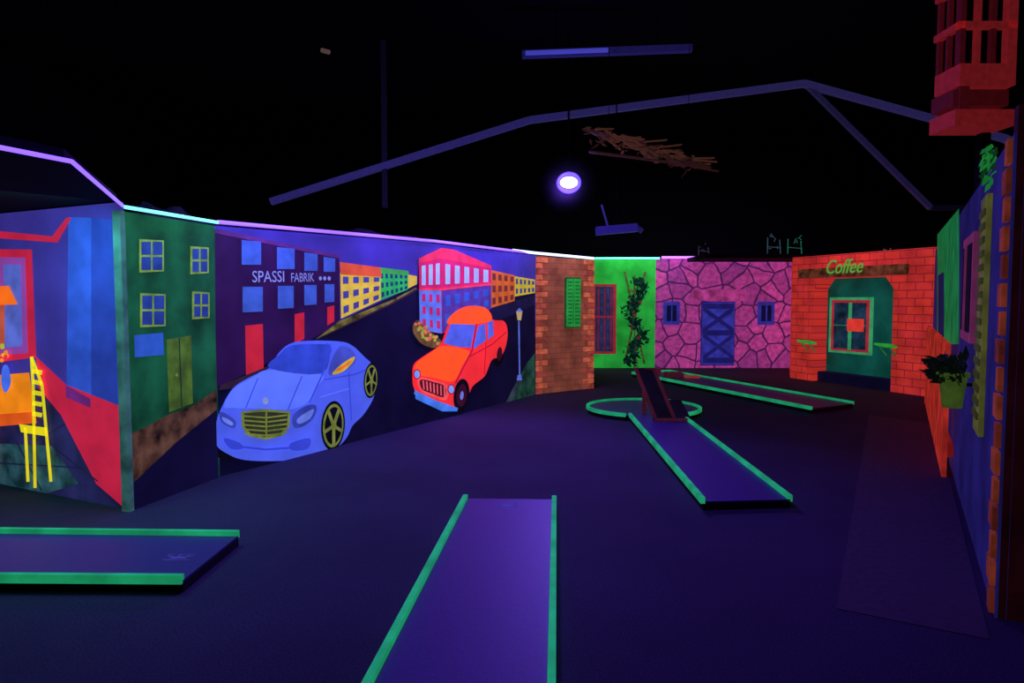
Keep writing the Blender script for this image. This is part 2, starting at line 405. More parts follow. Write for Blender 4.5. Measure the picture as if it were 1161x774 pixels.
# blue car ---------------------------------------------------------
b = B('painted_car', WBD)
bc = fl((78, 98, 230), .9, .12, 3); bd = fl((56, 72, 200), .85, .12, 3); bl = fl((92, 118, 242), .92, .1, 3); blk = fl((14, 14, 30), .5)
gy = fl((128, 140, 60), .8, .3, 8)
b.paint([(240, 500), (246, 496), (262, 518), (256, 522), (244, 516)], blk, 5, 4)
b.paint(ell(374, 482, 15, 30, 36, 4), blk, 6); b.paint(ell(417, 431, 9, 22, 30, 4), blk, 6)
body = [(243, 480), (249, 462), (262, 440), (282, 427), (303, 417), (314, 400), (328, 389), (350, 386), (384, 387), (398, 392), (411, 404), (421, 415), (424, 436), (421, 452), (410, 470), (398, 482), (391, 496), (378, 508), (352, 518), (316, 522), (276, 521), (256, 514), (243, 503)]
b.paint(body, bc, 7, 5)
b.paint([(262, 441), (284, 428), (303, 419), (362, 424), (356, 440), (346, 456), (326, 464), (298, 463), (262, 462), (252, 460)], bl, 8, 5)
b.stroke([(290, 428), (276, 462)], 1.2, bd, 9); b.stroke([(340, 426), (324, 464)], 1.2, bd, 9)
b.paint([(303, 417), (315, 401), (329, 391), (368, 390), (372, 394), (362, 423)], fl((52, 76, 204), .85, .2, 5), 9, 4)
b.stroke([(368, 389), (373, 395), (362, 426), (348, 456)], 1.6, bd, 10)
b.paint([(370, 424), (375, 404), (384, 392), (396, 396), (401, 404), (399, 412), (384, 422)], fl((70, 84, 190), .85), 9, 4)
b.paint([(374, 424), (384, 413), (399, 404), (397, 411), (386, 421)], fl((215, 175, 50), .95), 10, 4)
b.paint([(378, 419), (388, 413), (397, 407), (393, 412), (384, 419)], fl((235, 120, 50), .95), 11, 3)
b.stroke([(365, 430), (400, 424), (420, 416)], 1.4, bd, 9); b.stroke([(393, 422), (396, 476)], 1.2, bd, 9); b.stroke([(361, 450), (394, 440)], 1.2, bl, 9)
for cx, cy, rx, ry in ((374.5, 482, 13.5, 28), (417.5, 431, 8, 20)):
    b.paint(ell(cx, cy, rx, ry, 40, 4), blk, 12); b.paint(ell(cx, cy, rx*.86, ry*.88, 40, 4), gy, 13); b.paint(ell(cx, cy, rx*.72, ry*.76, 40, 4), blk, 14)
    for k in range(5):
        a = 2*math.pi*k/5+.3
        b.stroke([(cx, cy), (cx+rx*.8*math.cos(a), cy+ry*.8*math.sin(a))], rx*.26, gy, 15)
    b.paint(ell(cx, cy, rx*.22, ry*.2, 16), gy, 16)
b.paint([(270, 466), (297, 463), (326, 466), (325, 484), (316, 494), (298, 498), (279, 494), (271, 484)], gy, 12)
b.paint([(273, 468), (297, 466), (323, 468), (322, 483), (314, 491), (298, 495), (281, 491), (274, 483)], fl((52, 58, 40), .7), 13)
for k in range(5): b.stroke([(273, 471+k*5), (298, 473+k*5), (322, 470+k*5)], 1.8, gy, 14)
b.stroke([(298, 464), (298, 496)], 2, gy, 15)
b.paint(ell(298, 454, 3, 4, 12), fl((150, 160, 200), .9), 12)
lt = fl((60, 74, 175), .8); lw = fl((110, 134, 235), .9)
b.paint([(246, 466), (256, 470), (264, 477), (262, 485), (250, 480), (246, 474)], lt, 12, 3); b.paint([(249, 472), (260, 478), (259, 482), (250, 477)], lw, 13, 3)
b.paint([(329, 470), (345, 459), (356, 460), (352, 474), (340, 483), (330, 484)], lt, 12, 3); b.paint([(334, 474), (352, 463), (348, 474), (336, 480)], lw, 13, 3)
b.paint([(250, 496), (268, 501), (272, 508), (258, 508)], bd, 12, 3); b.paint([(326, 502), (348, 496), (346, 508), (328, 510)], bd, 12, 3)
b.stroke([(272, 506), (298, 509), (326, 507)], 2.5, bd, 12)
b.done()

# red car ----------------------------------------------------------
b = B('painted_car', WBD)
rc1 = fl((245, 46, 52), .95, .1, 3); rc2 = fl((190, 24, 56), .85, .12, 3); ro = fl((255, 84, 30), 1.0, .1, 3); bw = fl((86, 104, 220), .9, .2, 5)
b.paint([(468, 437), (515, 458), (519, 466), (500, 466), (470, 452)], fl((70, 130, 230), .9), 5)
b.paint(ell(564, 400, 6.5, 16, 30, 6), blk, 6)
b.paint([(466, 425), (468, 412), (484, 400), (497, 391), (504, 374), (512, 356), (528, 347), (548, 349), (557, 362), (570, 364), (574, 376), (572, 392), (566, 404), (556, 408), (548, 426), (534, 438), (526, 456), (512, 463), (492, 456), (474, 448), (467, 438)], rc1, 7, 5)
b.paint([(505, 366), (512, 355), (529, 347), (549, 349), (556, 362), (540, 367), (520, 368)], ro, 8, 4)
b.paint([(470, 412), (486, 400), (500, 392), (530, 398), (522, 414), (512, 432), (490, 428), (470, 424)], ro, 8, 4)
b.paint([(501, 389), (509, 367), (537, 368), (532, 394), (516, 393)], bw, 9)
b.paint([(534, 396), (540, 370), (548, 366), (549, 386)], bw, 9); b.paint([(551, 385), (551, 365), (557, 363), (558, 380)], bw, 9)
b.stroke([(538, 367), (533, 397), (514, 434)], 2, rc2, 10)
b.stroke([(530, 404), (556, 390), (572, 376)], 1.5, rc2, 9); b.stroke([(549, 388), (547, 424)], 1.3, rc2, 9)
b.paint(ell(521, 448, 9, 19, 34, 6), blk, 10); b.paint(ell(521, 448, 6, 13, 30, 6), fl((60, 16, 40), .8), 11); b.paint(ell(521, 448, 2, 5, 20, 6), fl((120, 130, 220), .8), 12)
b.paint(ell(564, 401, 3, 8, 20, 6), fl((60, 16, 40), .8), 11)
b.paint([(472, 428), (490, 431), (505, 437), (504, 453), (488, 449), (474, 442)], fl((250, 90, 90), 1), 10, 3)
b.paint([(474, 430), (490, 433), (502, 438), (501, 450), (488, 446), (476, 441)], fl((110, 14, 40), .8), 11, 3)
for k in range(7): b.stroke([(477+k*4, 431+k*1.1), (478+k*3.9, 441+k*1.4)], 1.3, fl((250, 110, 110), 1), 12)
for cx, cy in ((470, 424), (509, 441)):
    b.paint(ell(cx, cy, 4.4, 6, 20), rc2, 11); b.paint(ell(cx, cy, 3, 4.4, 20), fl((120, 170, 250), .95), 12)
b.stroke([(467, 444), (490, 455), (516, 464)], 4, fl((84, 130, 235), .95), 13)
b.done()

# ------------------------------------------------------------------ brick tower details
b = B('tower_shutter_window', WDE)
b.wbox(640, 314, 657, 371, .001, .03, fl((30, 90, 50), .6)); b.wbox(641, 316, 648, 370, .03, .05, fl((40, 160, 66), .75)); b.wbox(649.5, 316, 656, 370, .03, .05, fl((40, 160, 66), .75))
for k in range(12):
    y = 319+k*4.2; b.wbox(642, y, 647, y+1.2, .05, .056, fl((24, 100, 50), .7)); b.wbox(650, y, 655, y+1.2, .05, .056, fl((24, 100, 50), .7))
b.done()
b = B('tower_brick_quoins', WDE)
q1 = fl((215, 104, 76), .72, .35, 8); q2 = fl((170, 74, 66), .7, .35, 8)
for k in range(24):
    z = .005+k*.1; w = .25 if k % 2 else .13; m = q1 if k % 3 else q2
    for a, e_ in ((0, w), (WDE.L-w, WDE.L)):
        b.box(a, e_, -.03, -.001, z, z+.082, m)
b.done()

# ------------------------------------------------------------------ back wall: green part
b = B('window_1', WBK)
rf = fl((165, 40, 60), .7, .2, 8); cu = fl((60, 60, 130), .6, .4, 9)
b.wbox(672, 322, 698, 401, .001, .05, rf); b.wbox(675, 325, 694.5, 398, .05, .055, fl((30, 60, 90), .5))
for k in range(5): b.wbox(677+k*3.6, 327, 679+k*3.6, 396, .055, .075, cu if k % 2 else fl((120, 40, 80), .6))
b.wbox(675, 358, 695, 360, .08, .095, rf); b.done()
b = B('flower_trellis', WBK)
wd = fl((90, 110, 60), .5, .4, 10)
def WP(W, px, py, d): x, z = W.hit(px, py); return (x, -d, z)
b.bar(WP(WBK, 708, 308, .06), WP(WBK, 730, 412, .06), .05, .03, wd, (0, 1, 0)); b.bar(WP(WBK, 731, 308, .09), WP(WBK, 707, 412, .09), .05, .03, wd, (0, 1, 0))
b.bar(WP(WBK, 719, 312, .05), WP(WBK, 719, 417, .05), .04, .03, wd, (0, 1, 0))
lf = [fl((12, 50, 40), .45), fl((22, 70, 56), .5), fl((10, 32, 36), .45)]
for i in range(330):
    t = random.random(); px = 719+6*math.sin(t*12)+random.gauss(0, 3.0); py = 316+96*t
    p = WP(WBK, px, py, .1+random.random()*.12)
    b.leaf(p, (random.uniform(-1, 1), -random.random(), random.uniform(-1, 1)), random.uniform(.12, .22), random.uniform(.03, .06), random.choice(lf))
for i in range(7):
    p = Vector(WP(WBK, 719+random.uniform(-6, 6), 330+i*13, .24))
    for k in range(5):
        b.leaf(p, (math.cos(k*1.26), -.4, math.sin(k*1.26)), .07, .022, fl((130, 50, 60), .5))
b.done()
b = B('door_1', WBK)
db = fl((58, 60, 178), .68, .3, 6); dd = fl((36, 34, 120), .6, .2, 6)
b.wbox(795, 342, 832, 414, .001, .03, dd)
for k in range(5): b.wbox(796+k*7.2, 343, 802.4+k*7.2, 413, .03, .05, db)
for y in (344, 374, 405): b.wbox(796, y, 831, y+6, .05, .08, dd)
for (y0, y1) in ((350, 374), (380, 405)):
    b.bar(WP(WBK, 797, y0, .065), WP(WBK, 830, y1, .065), .09, .02, dd, (0, 1, 0)); b.bar(WP(WBK, 830, y0, .07), WP(WBK, 797, y1, .07), .09, .02, dd, (0, 1, 0))
b.done()
b = B('stone_lintel', WBK); b.wbox(785, 328, 844, 341, .001, .1, fl((190, 66, 150), .72, .4, 5)); b.done()
for nm, x0, x1 in (('window_2', 752, 770), ('window_3', 859, 877)):
    b = B(nm, WBK)
    b.wbox(x0, 342, x1, 368, .001, .05, fl((54, 54, 170), .65)); b.wbox(x0+3.5, 346, x1-3.5, 364, .05, .056, fl((20, 20, 70), .5))
    b.wbox((x0+x1)/2-.5, 346, (x0+x1)/2+.5, 364, .056, .07, db); b.done()

# ------------------------------------------------------------------ coffee house
ob = brick('coffee_brick', (216, 56, 44), (196, 48, 50), (140, 32, 46), .74, .32, .14, .01, .4)
b = B('coffee_house_front', WC)
L = WC.L; z_b = 2.08
b.box(0, .62, 0, .35, 0, 2.54, ob); b.box(2.45, L, 0, .35, 0, 2.54, ob); b.box(.62, 2.45, 0, .35, z_b, 2.54, ob)
for s0, s1 in ((.62, .80), (2.45, 2.27)):
    b.add([(s0, 0, z_b), (s1, 0, z_b), (s0, 0, z_b-.22), (s0, .35, z_b), (s1, .35, z_b), (s0, .35, z_b-.22)], [(0, 1, 2), (3, 5, 4), (0, 3, 4, 1), (1, 4, 5, 2), (2, 5, 3, 0)], ob)
b.done()
b = B('wooden_beam', WC); b.box(.25, 2.75, -.09, -.002, z_b+.02, z_b+.2, fl((112, 62, 42), .6, .5, 8)); b.done()
b = B('wall_coffee_alcove', WC); b.box(.4, 2.8, .36, .42, 0, 2.3, fl((14, 86, 76), .66, .35, 2)); b.done()
b = B('alcove_plinth', WC); b.box(.63, 2.44, .12, .355, 0, .2, fl((22, 20, 60), .3)); b.done()
b = B('wall_coffee_side', Wall((6.72, 17.02), (Fp[0]+.03, Fp[1]+.08))); b.box(0, b.W.L, 0, .06, 0, 2.54, ob); b.done()
b = B('coffee_sign', WC)
x0, zz = WC.hit(942, 310); x1, z1 = WC.hit(984, 293)
z0 = WC.hit(960, 310)[1]
b.text('Coffee', x0, x1, z0, z0+.27, -.11, fl((80, 160, 60), .8, .1), .008, None, .35); b.done()
b = B('window_4', WC)
wy = .36
Wa = Wall((WC.a+WC.Y*wy)[:2], (WC.b+WC.Y*wy)[:2])
def cb(px0, py0, px1, py1, d0, d1, m):
    x0, z1 = Wa.hit(px0, py0); x1, z0 = Wa.hit(px1, py1)
    b.box(x0, x1, wy-d1, wy-d0, z0, z1, m)
cb(942, 337, 989, 403, .001, .03, fl((60, 170, 110), .7)); cb(945, 340, 986, 400, .03, .045, fl((176, 46, 60), .75)); cb(948, 343, 983, 397, .045, .05, fl((34, 70, 96), .6, .5))
cb(965, 343, 967, 397, .05, .065, fl((60, 170, 110), .7)); cb(948, 368, 983, 370, .05, .065, fl((60, 170, 110), .7))
cb(964, 361, 982, 376, .065, .08, fl((225, 60, 50), .85)); b.done()
for px, py in ((921, 389), (1011, 393)):
    b = B('serving_tray', WC); x, z = WC.hit(px, py); gm = fl((50, 175, 60), .7)
    b.add([(x-.13, -.02, z-.02), (x+.13, -.02, z-.02), (x+.17, -.24, z+.03), (x-.17, -.24, z+.03), (x-.13, -.02, z+.02), (x+.13, -.02, z+.02), (x+.17, -.24, z+.07), (x-.17, -.24, z+.07)], [(0, 1, 2, 3), (4, 7, 6, 5), (0, 4, 5, 1), (1, 5, 6, 2), (2, 6, 7, 3), (3, 7, 4, 0)], gm)
    for d in (-.1, .1): b.bar((x+d, -.18, z), (x+d, -.01, z-.16), .02, .02, fl((40, 120, 60), .6))
    b.done()

# ------------------------------------------------------------------ right wall
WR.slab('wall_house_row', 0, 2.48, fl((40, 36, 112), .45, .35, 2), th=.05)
def rx(px, py=350): return WR.hit(px, py)[0]
b = B('painted_green_shopfront', WR)
b.paint([(1063, 266), (1088, 236), (1088, 390), (1063, 390)], fl((26, 140, 76), .6, .35, 3), 0)
b.paint([(1064, 312), (1071, 308), (1071, 398), (1064, 392)], fl((24, 30, 90), .5), 1)
b.done()
b = B('red_wooden_fence', WR)
xa, xb = rx(1060), rx(1089)
zt = 1.2; nP = 20
for k in range(nP):
    x = xa+(xb-xa)*k/nP; b.box(x, x+(xb-xa)/nP*.86, -.1, -.06, 0, zt+.05*(k % 2), fl((205, 54, 40), .62, .4, 4))
b.box(xa, xb, -.06, -.012, .2, .3, fl((150, 30, 30), .5)); b.box(xa, xb, -.06, -.012, .94, 1.04, fl((150, 30, 30), .5)); b.done()
b = B('window_5', WR)
x0, x1 = rx(1098), rx(1111)
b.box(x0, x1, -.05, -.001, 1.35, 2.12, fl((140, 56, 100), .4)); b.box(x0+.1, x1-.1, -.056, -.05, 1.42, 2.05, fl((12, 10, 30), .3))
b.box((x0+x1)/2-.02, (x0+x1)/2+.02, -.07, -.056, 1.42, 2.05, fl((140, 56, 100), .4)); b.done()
b = B('house_shutter', WR)
x0, x1 = rx(1114), rx(1121)
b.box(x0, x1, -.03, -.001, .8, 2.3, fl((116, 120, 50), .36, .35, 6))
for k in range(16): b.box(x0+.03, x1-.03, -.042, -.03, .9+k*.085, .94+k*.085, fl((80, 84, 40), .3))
b.done()
b = B('house_brick_quoins', WR)
for k in range(17):
    z = .02+k*.145; w = .2 if k % 2 else .12
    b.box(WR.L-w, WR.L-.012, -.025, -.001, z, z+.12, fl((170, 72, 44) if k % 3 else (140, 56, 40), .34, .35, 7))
b.done()
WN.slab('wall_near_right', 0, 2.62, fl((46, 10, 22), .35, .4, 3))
b = B('hanging_ivy', WR)
for i in range(60):
    x = WR.L-.28+random.uniform(-.12, .1); z = 2.46-random.random()**1.5*.16
    b.leaf((x, -.05-random.random()*.04, z), (random.uniform(-1, 1), -random.random()*.4, -random.random()), .06, .018, fl((36, 150, 60) if i % 3 else (20, 70, 40), .5))
b.done()
b = B('potted_plant', WR)
xp = 8.22; yp = -.15
pot = fl((78, 104, 40), .45, .3, 8)
n = 20; vs = []
for (r, z) in ((.06, .92), (.085, 1.13), (.1, 1.13), (.1, 1.16), (.08, 1.16), (.075, 1.1)):
    vs += [(xp+r*math.cos(2*math.pi*k/n), yp+r*math.sin(2*math.pi*k/n), z) for k in range(n)]
fs = [(i*n+k, i*n+(k+1) % n, (i+1)*n+(k+1) % n, (i+1)*n+k) for i in range(5) for k in range(n)]+[tuple(range(n))[::-1], tuple(range(5*n, 6*n))]
b.add(vs, fs, pot, True)
b.bar((xp, yp+.08, 1.08), (xp, -.002, 1.08), .03, .02, black)
dl = [plain('dark_leaf', (16, 30, 22), .5, e=.15), plain('dark_leaf_b', (26, 40, 28), .5, e=.15)]
for i in range(190):
    a = random.uniform(0, 6.28); r = random.uniform(.0, .13)
    p = (xp+r*math.cos(a)*1.3, yp-.03+r*math.sin(a)*.8, 1.1+random.uniform(0, .15))
    d = (math.cos(a)*1.2, min(math.sin(a), .1)-.1, random.uniform(-.5, .9))
    b.leaf(p, d, random.uniform(.06, .12), random.uniform(.018, .032), random.choice(dl))
b.done()
b = B('red_balcony')
rw = plain('red_wood', (190, 46, 52), .7, e=.24); rw2 = plain('dark_red_wood', (110, 24, 34), .7, e=.2)
y0, y1 = 5.4, 5.72; xl, xr = 3.36, 3.78
b.box(xl, xr, y0, y1, 3.26, 3.42, rw)
b.box(xl-.02, xr-.02, y0+.04, y1, 3.12, 3.24, rw2)
b.box(xl-.03, xr, y0-.01, y1, 2.96, 3.08, rw)
b.box(xl+.02, xl+.09, y0+.02, y0+.08, 3.06, 3.3, rw2)
for k in range(4):
    x = xl+.02+k*.115; b.bar((x, y0+.03, 3.42), (x, y0+.03, 4.0), .04, .04, rw if k % 2 else rw2)
for k in range(3): b.bar((xl+.02, y0+.06+k*.12, 3.42), (xl+.02, y0+.06+k*.12, 4.0), .035, .035, rw2)
b.box(xl-.02, xr, y0, y0+.05, 3.68, 3.73, rw); b.box(xl-.02, xr, y0, y0+.05, 3.98, 4.04, rw); b.box(xl-.02, xl+.03, y0, y1, 3.98, 4.04, rw); b.box(xl-.02, xl+.03, y0, y1, 3.68, 3.73, rw)
b.box(xr-.07, xr, y0, y0+.07, 3.42, 4.5, rw); b.box(xl, xl+.05, y0, y0+.05, 4.0, 4.5, rw); b.box(xl-.1, xr+.1, y0-.1, y1, 4.5, 4.56, rw2)
b.bar((xr-.06, y0+.25, 2.49), (xr-.06, y0+.25, 2.98), .07, .07, black)
b.done()

# ------------------------------------------------------------------ LED strips
def led(name, pts, col, s, r=.012):
    b = B(name); b.tube(pts, r, glow(name+'_m', col, s), 8); return b.done()
Cw = WBD.a+WBD.X*xc
led('led_strip', [(-2.60, 2.6, 2.385), (-2.47, 3.46, 2.385), (-2.34, 3.8, 2.385), (A[0]+.05, A[1]-.08, 2.36)], (120, 84, 255), 2.2, .012)
led('led_strip', [(A[0]+.05, A[1]-.05, 2.355), (Bp[0]+.05, Bp[1]-.05, 2.355)], (110, 225, 215), 2.0, .014)
led('led_strip', [(Bp[0]+.05, Bp[1]-.05, 2.36), (Cw.x+.03, Cw.y-.03, 2.44), (D[0], D[1]-.06, 2.45)], (125, 84, 255), 2.2, .018)
led('led_strip', [(D[0]-.4, D[1]-.75, 2.455), (D[0]+.02, D[1]-.07, 2.455), (E[0], E[1]-.07, 2.415)], (190, 215, 255), 2.2, .022)
led('led_strip', [(2.0, 17.05, 2.65), (3.55, 17.05, 2.65)], (110, 250, 220), 1.8, .025)
led('led_strip', [(3.6, 17.05, 2.67), (6.55, 17.05, 2.67)], (175, 100, 250), 2.0, .03)

b = B('black_plastic_sheeting')
path = [(-4.6, 6.9), (-3.4, 6.4), (-3.1, 7.0), (-2.2, 8.4), (-1.1, 10.2), (0, 12.3), (.2, 12.9)]
sm = []
for (x0, y0_), (x1, y1_) in zip(path[:-1], path[1:]):
    for k in range(14): sm.append((x0+(x1-x0)*k/14, y0_+(y1_-y0_)*k/14))
R = 6; vs = []; ph = [random.uniform(0, 6) for _ in range(6)]
for i, (x, y) in enumerate(sm):
    h = .2+.07*math.sin(i*.23+ph[0])+.03*math.sin(i*.9+ph[1])+random.uniform(-.01, .01)
    for j in range(R+1):
        t = j/R; vs.append((x-.25*t+random.uniform(-.02, .02), y+.2*t+random.uniform(-.04, .04), 2.3+h*math.sin(t*1.6)+random.uniform(-.01, .01)))
fs = [(i*(R+1)+j, (i+1)*(R+1)+j, (i+1)*(R+1)+j+1, i*(R+1)+j+1) for i in range(len(sm)-1) for j in range(R)]
b.add(vs, fs, plain('plastic_film', (40, 38, 60), .55, spec=.4, noise=.4), True); b.done()

# ------------------------------------------------------------------ golf lanes
turf = plain('lane_felt', (76, 58, 140), .5, spec=.35, scale=60)
lane_side = plain('lane_side', (20, 14, 34), .7)
rail = fl((34, 178, 116), .68, .25, 4)
def lane(name, fl_, fr_, nr_, nl_, h=.07, farrail=False, extra=None):
    b = B(name); pts = [fl_, fr_, nr_, nl_]
    b.prism(pts, 0.0, h-.015, lane_side)
    b.prism(pts, h-.0149, h, turf)
    for p, q in ((fl_, nl_), (fr_, nr_)):
        b.bar((p[0], p[1], h+.008), (q[0], q[1], h+.008), .036, .05, rail)
    if farrail: b.bar((fl_[0], fl_[1], h+.008), (fr_[0], fr_[1], h+.008), .036, .05, rail)
    if extra: extra(b, h)
    return b.done()
wpat = fl((100, 90, 190), .3)
def logo(b, h, cx, cy, s):
    b.box(cx-s, cx+s, cy-s*.5, cy-s*.4, h, h+.002, wpat); b.box(cx-s*.6, cx+s*.6, cy-.012, cy+.012, h, h+.002, wpat)
    for k in range(3):
        x = cx-s+k*s*.75; b.box(x, x+s*.45, cy+s*.25, cy+s*.34, h, h+.002, wpat); b.box(x, x+s*.1, cy+s*.25, cy+s*.7, h, h+.002, wpat); b.box(x, x+s*.45, cy+s*.66, cy+s*.74, h, h+.002, wpat)
lane('minigolf_lane', (-.37, 5.55), (.335, 5.52), (.06, 1.2), (-.72, 1.2), extra=lambda b, h: logo(b, h, -.03, 5.35, .08))
lane('minigolf_lane', (-1.84, 4.66), (-1.86, 3.9), (-5.4, 3.96), (-5.4, 4.78), extra=lambda b, h: logo(b, h, -2.05, 4.25, .08))
def ring(b, h):
    cx, cy, r = 1.93, 10.3, .80; pts = []
    for i in range(33):
        a = math.radians(-62+304*i/32-0); pts.append((cx+r*1.02*math.cos(a), cy+r*math.sin(a)))
    b.prism([(x, y) for x, y in pts], 0, h-.001, lane_side); b.prism([(cx+r*.99*math.cos(k*.2513), cy+r*.99*math.sin(k*.2513)) for k in range(25)], h-.004, h+.001, turf)
    for p, q in zip(pts[:-1], pts[1:]):
        d = Vector((q[0]-p[0], q[1]-p[1], 0)).normalized()*.01
        b.bar((p[0]-d.x, p[1]-d.y, h+.008), (q[0]+d.x, q[1]+d.y, h+.008), .036, .05, rail)
lane('minigolf_lane', (1.62, 9.62), (2.32, 9.62), (2.21, 5.52), (1.5, 5.46), extra=ring)
lane('minigolf_lane', (2.6, 15.2), (3.5, 15.6), (5.22, 10.72), (4.36, 10.2), farrail=True)
b = B('minigolf_obstacle')
dkp = fl((26, 18, 44), .35); rdp = fl((84, 30, 48), .45)
p, q = Vector((2.02, 9.25, .08)), Vector((1.83, 9.7, .70))
b.bar(p, q, .22, .05, dkp)
for s in (-1, 1): b.bar(p+Vector((s*.12, 0, .005)), q+Vector((s*.12, 0, .005)), .02, .07, rdp)
b.bar(q+Vector((-.13, 0, .005)), q+Vector((.13, 0, .005)), .07, .02, rdp)
b.bar((1.84, 9.78, .075), (1.84, 9.72, .66), .05, .05, rdp); b.bar((2.14, 9.8, .075), (1.9, 9.72, .55), .035, .035, dkp)
b.box(1.86, 2.30, 9.14, 9.24, .073, .10, dkp); b.box(1.86, 2.30, 9.12, 9.14, .073, .11, rdp)
b.add([(2.14, 9.26, .1), (2.36, 9.26, .1), (2.36, 9.8, .26), (2.14, 9.8, .26), (2.14, 9.8, .074), (2.36, 9.8, .074), (2.14, 9.26, .074), (2.36, 9.26, .074)], [(0, 1, 2, 3), (0, 3, 4, 6), (1, 7, 5, 2), (3, 2, 5, 4), (0, 6, 7, 1)], dkp)
b.bar((2.13, 9.26, .11), (2.13, 9.8, .27), .02, .02, rdp)
b.done()
b = B('minigolf_block_obstacle')
b.box(3.15, 3.5, 14.3, 14.6, .071, .17, rdp); b.box(2.85, 3.1, 14.6, 14.9, .071, .22, fl((100, 30, 60), .4)); b.box(3.5, 3.8, 14.2, 14.35, .071, .12, fl((170, 70, 60), .5)); b.done()
b = B('floor_mat'); q = [floor_pt(985, 470), floor_pt(1052, 480), floor_pt(1078, 548), floor_pt(1122, 725), floor_pt(948, 690)]
b.prism([(p.x, p.y) for p in q], 0.0, .003, plain('mat', (84, 76, 92), .85)); b.done()

# ------------------------------------------------------------------ roof structure
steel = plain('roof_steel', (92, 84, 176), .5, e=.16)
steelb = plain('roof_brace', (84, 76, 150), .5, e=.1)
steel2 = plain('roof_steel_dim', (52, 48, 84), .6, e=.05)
b = B('roof_truss')
TP = [(-4.06, 12, 3.3), (.29, 12, 4.65), (4.87, 12, 5.25), (8.25, 12, 4.35), (9.9, 12, 3.6)]
for p, q in zip(TP[:-1], TP[1:]): b.bar(p, q, .10, .11, steel)
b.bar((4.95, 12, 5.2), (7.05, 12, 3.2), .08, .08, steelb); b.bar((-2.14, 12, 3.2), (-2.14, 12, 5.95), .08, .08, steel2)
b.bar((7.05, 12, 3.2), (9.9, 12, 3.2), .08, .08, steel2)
b.done()
b = B('fluorescent_tube_fixture')
def at(px, py, Y): d = ray(px, py); t = Y/d.y; return (d.x*t, Y, CH+d.z*t)
p, q = at(592, 62, 11), at(784, 55, 11)
b.bar(p, q, .12, .1, plain('fixture', (60, 54, 150), .5, e=.2)); p2 = (p[0]+.05, p[1]-.07, p[2]); q2 = (p[0]+1.3, p[1]-.07, p[2]+.045)
b.tube([p2, q2], .035, glow('tube_g', (84, 84, 225), .5), 8)
for u in (.2, .8): P = Vector(p).lerp(Vector(q), u); b.bar(P, (P.x, P.y, 6), .015, .015, black)
b.done()
LP = Vector(at(645, 207, 11.5))
b = B('uv_floodlight')
n = 28
prof = [(.05, .16), (.10, .13), (.14, .07), (.165, -.02), (.175, -.02), (.16, .1), (.10, .2)]
toc = (Vector((0, 2, 1.2))-LP).normalized(); rgt = toc.cross(Vector((0, 0, 1))).normalized(); up = rgt.cross(toc)
vs = []
for r, dpt in prof: vs += [LP-toc*dpt+(rgt*math.cos(2*math.pi*k/n)*1.15+up*math.sin(2*math.pi*k/n))*r for k in range(n)]
fs = [(i*n+k, i*n+(k+1) % n, (i+1)*n+(k+1) % n, (i+1)*n+k) for i in range(len(prof)-1) for k in range(n)]
b.add(vs, fs, plain('reflector', (80, 60, 215), .6, noise=.05), True)
core = []; n2_, m2 = 14, 8
for i in range(m2+1):
    th = math.pi*i/m2
    for k in range(n2_): core.append(LP-toc*.04+(rgt*math.cos(2*math.pi*k/n2_)*math.sin(th)*1.4+up*math.sin(2*math.pi*k/n2_)*math.sin(th)*.9+toc*math.cos(th)*.5)*.1)
b.add(core, [(i*n2_+k, i*n2_+(k+1) % n2_, (i+1)*n2_+(k+1) % n2_, (i+1)*n2_+k) for i in range(m2) for k in range(n2_)], glow('uv_core', (215, 215, 255), 9), True)
b.bar(LP-toc*.22, (LP.x, LP.y+.3, 6), .03, .03, black); flood = b.done()
# scatter volume added round the lamp to imitate its glare halo
hm = bpy.data.materials.new('halo_scatter'); hm.use_nodes = True; nt = hm.node_tree; nt.nodes.clear()
out = N(nt, 'ShaderNodeOutputMaterial'); vsn = N(nt, 'ShaderNodeVolumeScatter'); tc = N(nt, 'ShaderNodeTexCoord')
ln = N(nt, 'ShaderNodeVectorMath', operation='LENGTH'); nt.links.new(tc.outputs['Object'], ln.inputs[0])
mr = N(nt, 'ShaderNodeMapRange'); nt.links.new(ln.outputs['Value'], mr.inputs[0]); mr.inputs[1].default_value = .05; mr.inputs[2].default_value = .55
mr.inputs[3].default_value = 1; mr.inputs[4].default_value = 0
pw = N(nt, 'ShaderNodeMath', operation='POWER'); nt.links.new(mr.outputs[0], pw.inputs[0]); pw.inputs[1].default_value = 2
ml = N(nt, 'ShaderNodeMath', operation='MULTIPLY'); nt.links.new(pw.outputs[0], ml.inputs[0]); ml.inputs[1].default_value = .09
nt.links.new(ml.outputs[0], vsn.inputs['Density']); vsn.inputs['Color'].default_value = (.7, .6, 1, 1)
nt.links.new(vsn.outputs[0], out.inputs['Volume'])
import bmesh
bm = bmesh.new(); bmesh.ops.create_icosphere(bm, subdivisions=3, radius=.56); me = bpy.data.meshes.new('halo_volume'); bm.to_mesh(me); bm.free()
me.materials.append(hm); hz = bpy.data.objects.new('halo_volume', me); sc.collection.objects.link(hz); hz.location = LP+toc*.14; hz.parent = flood

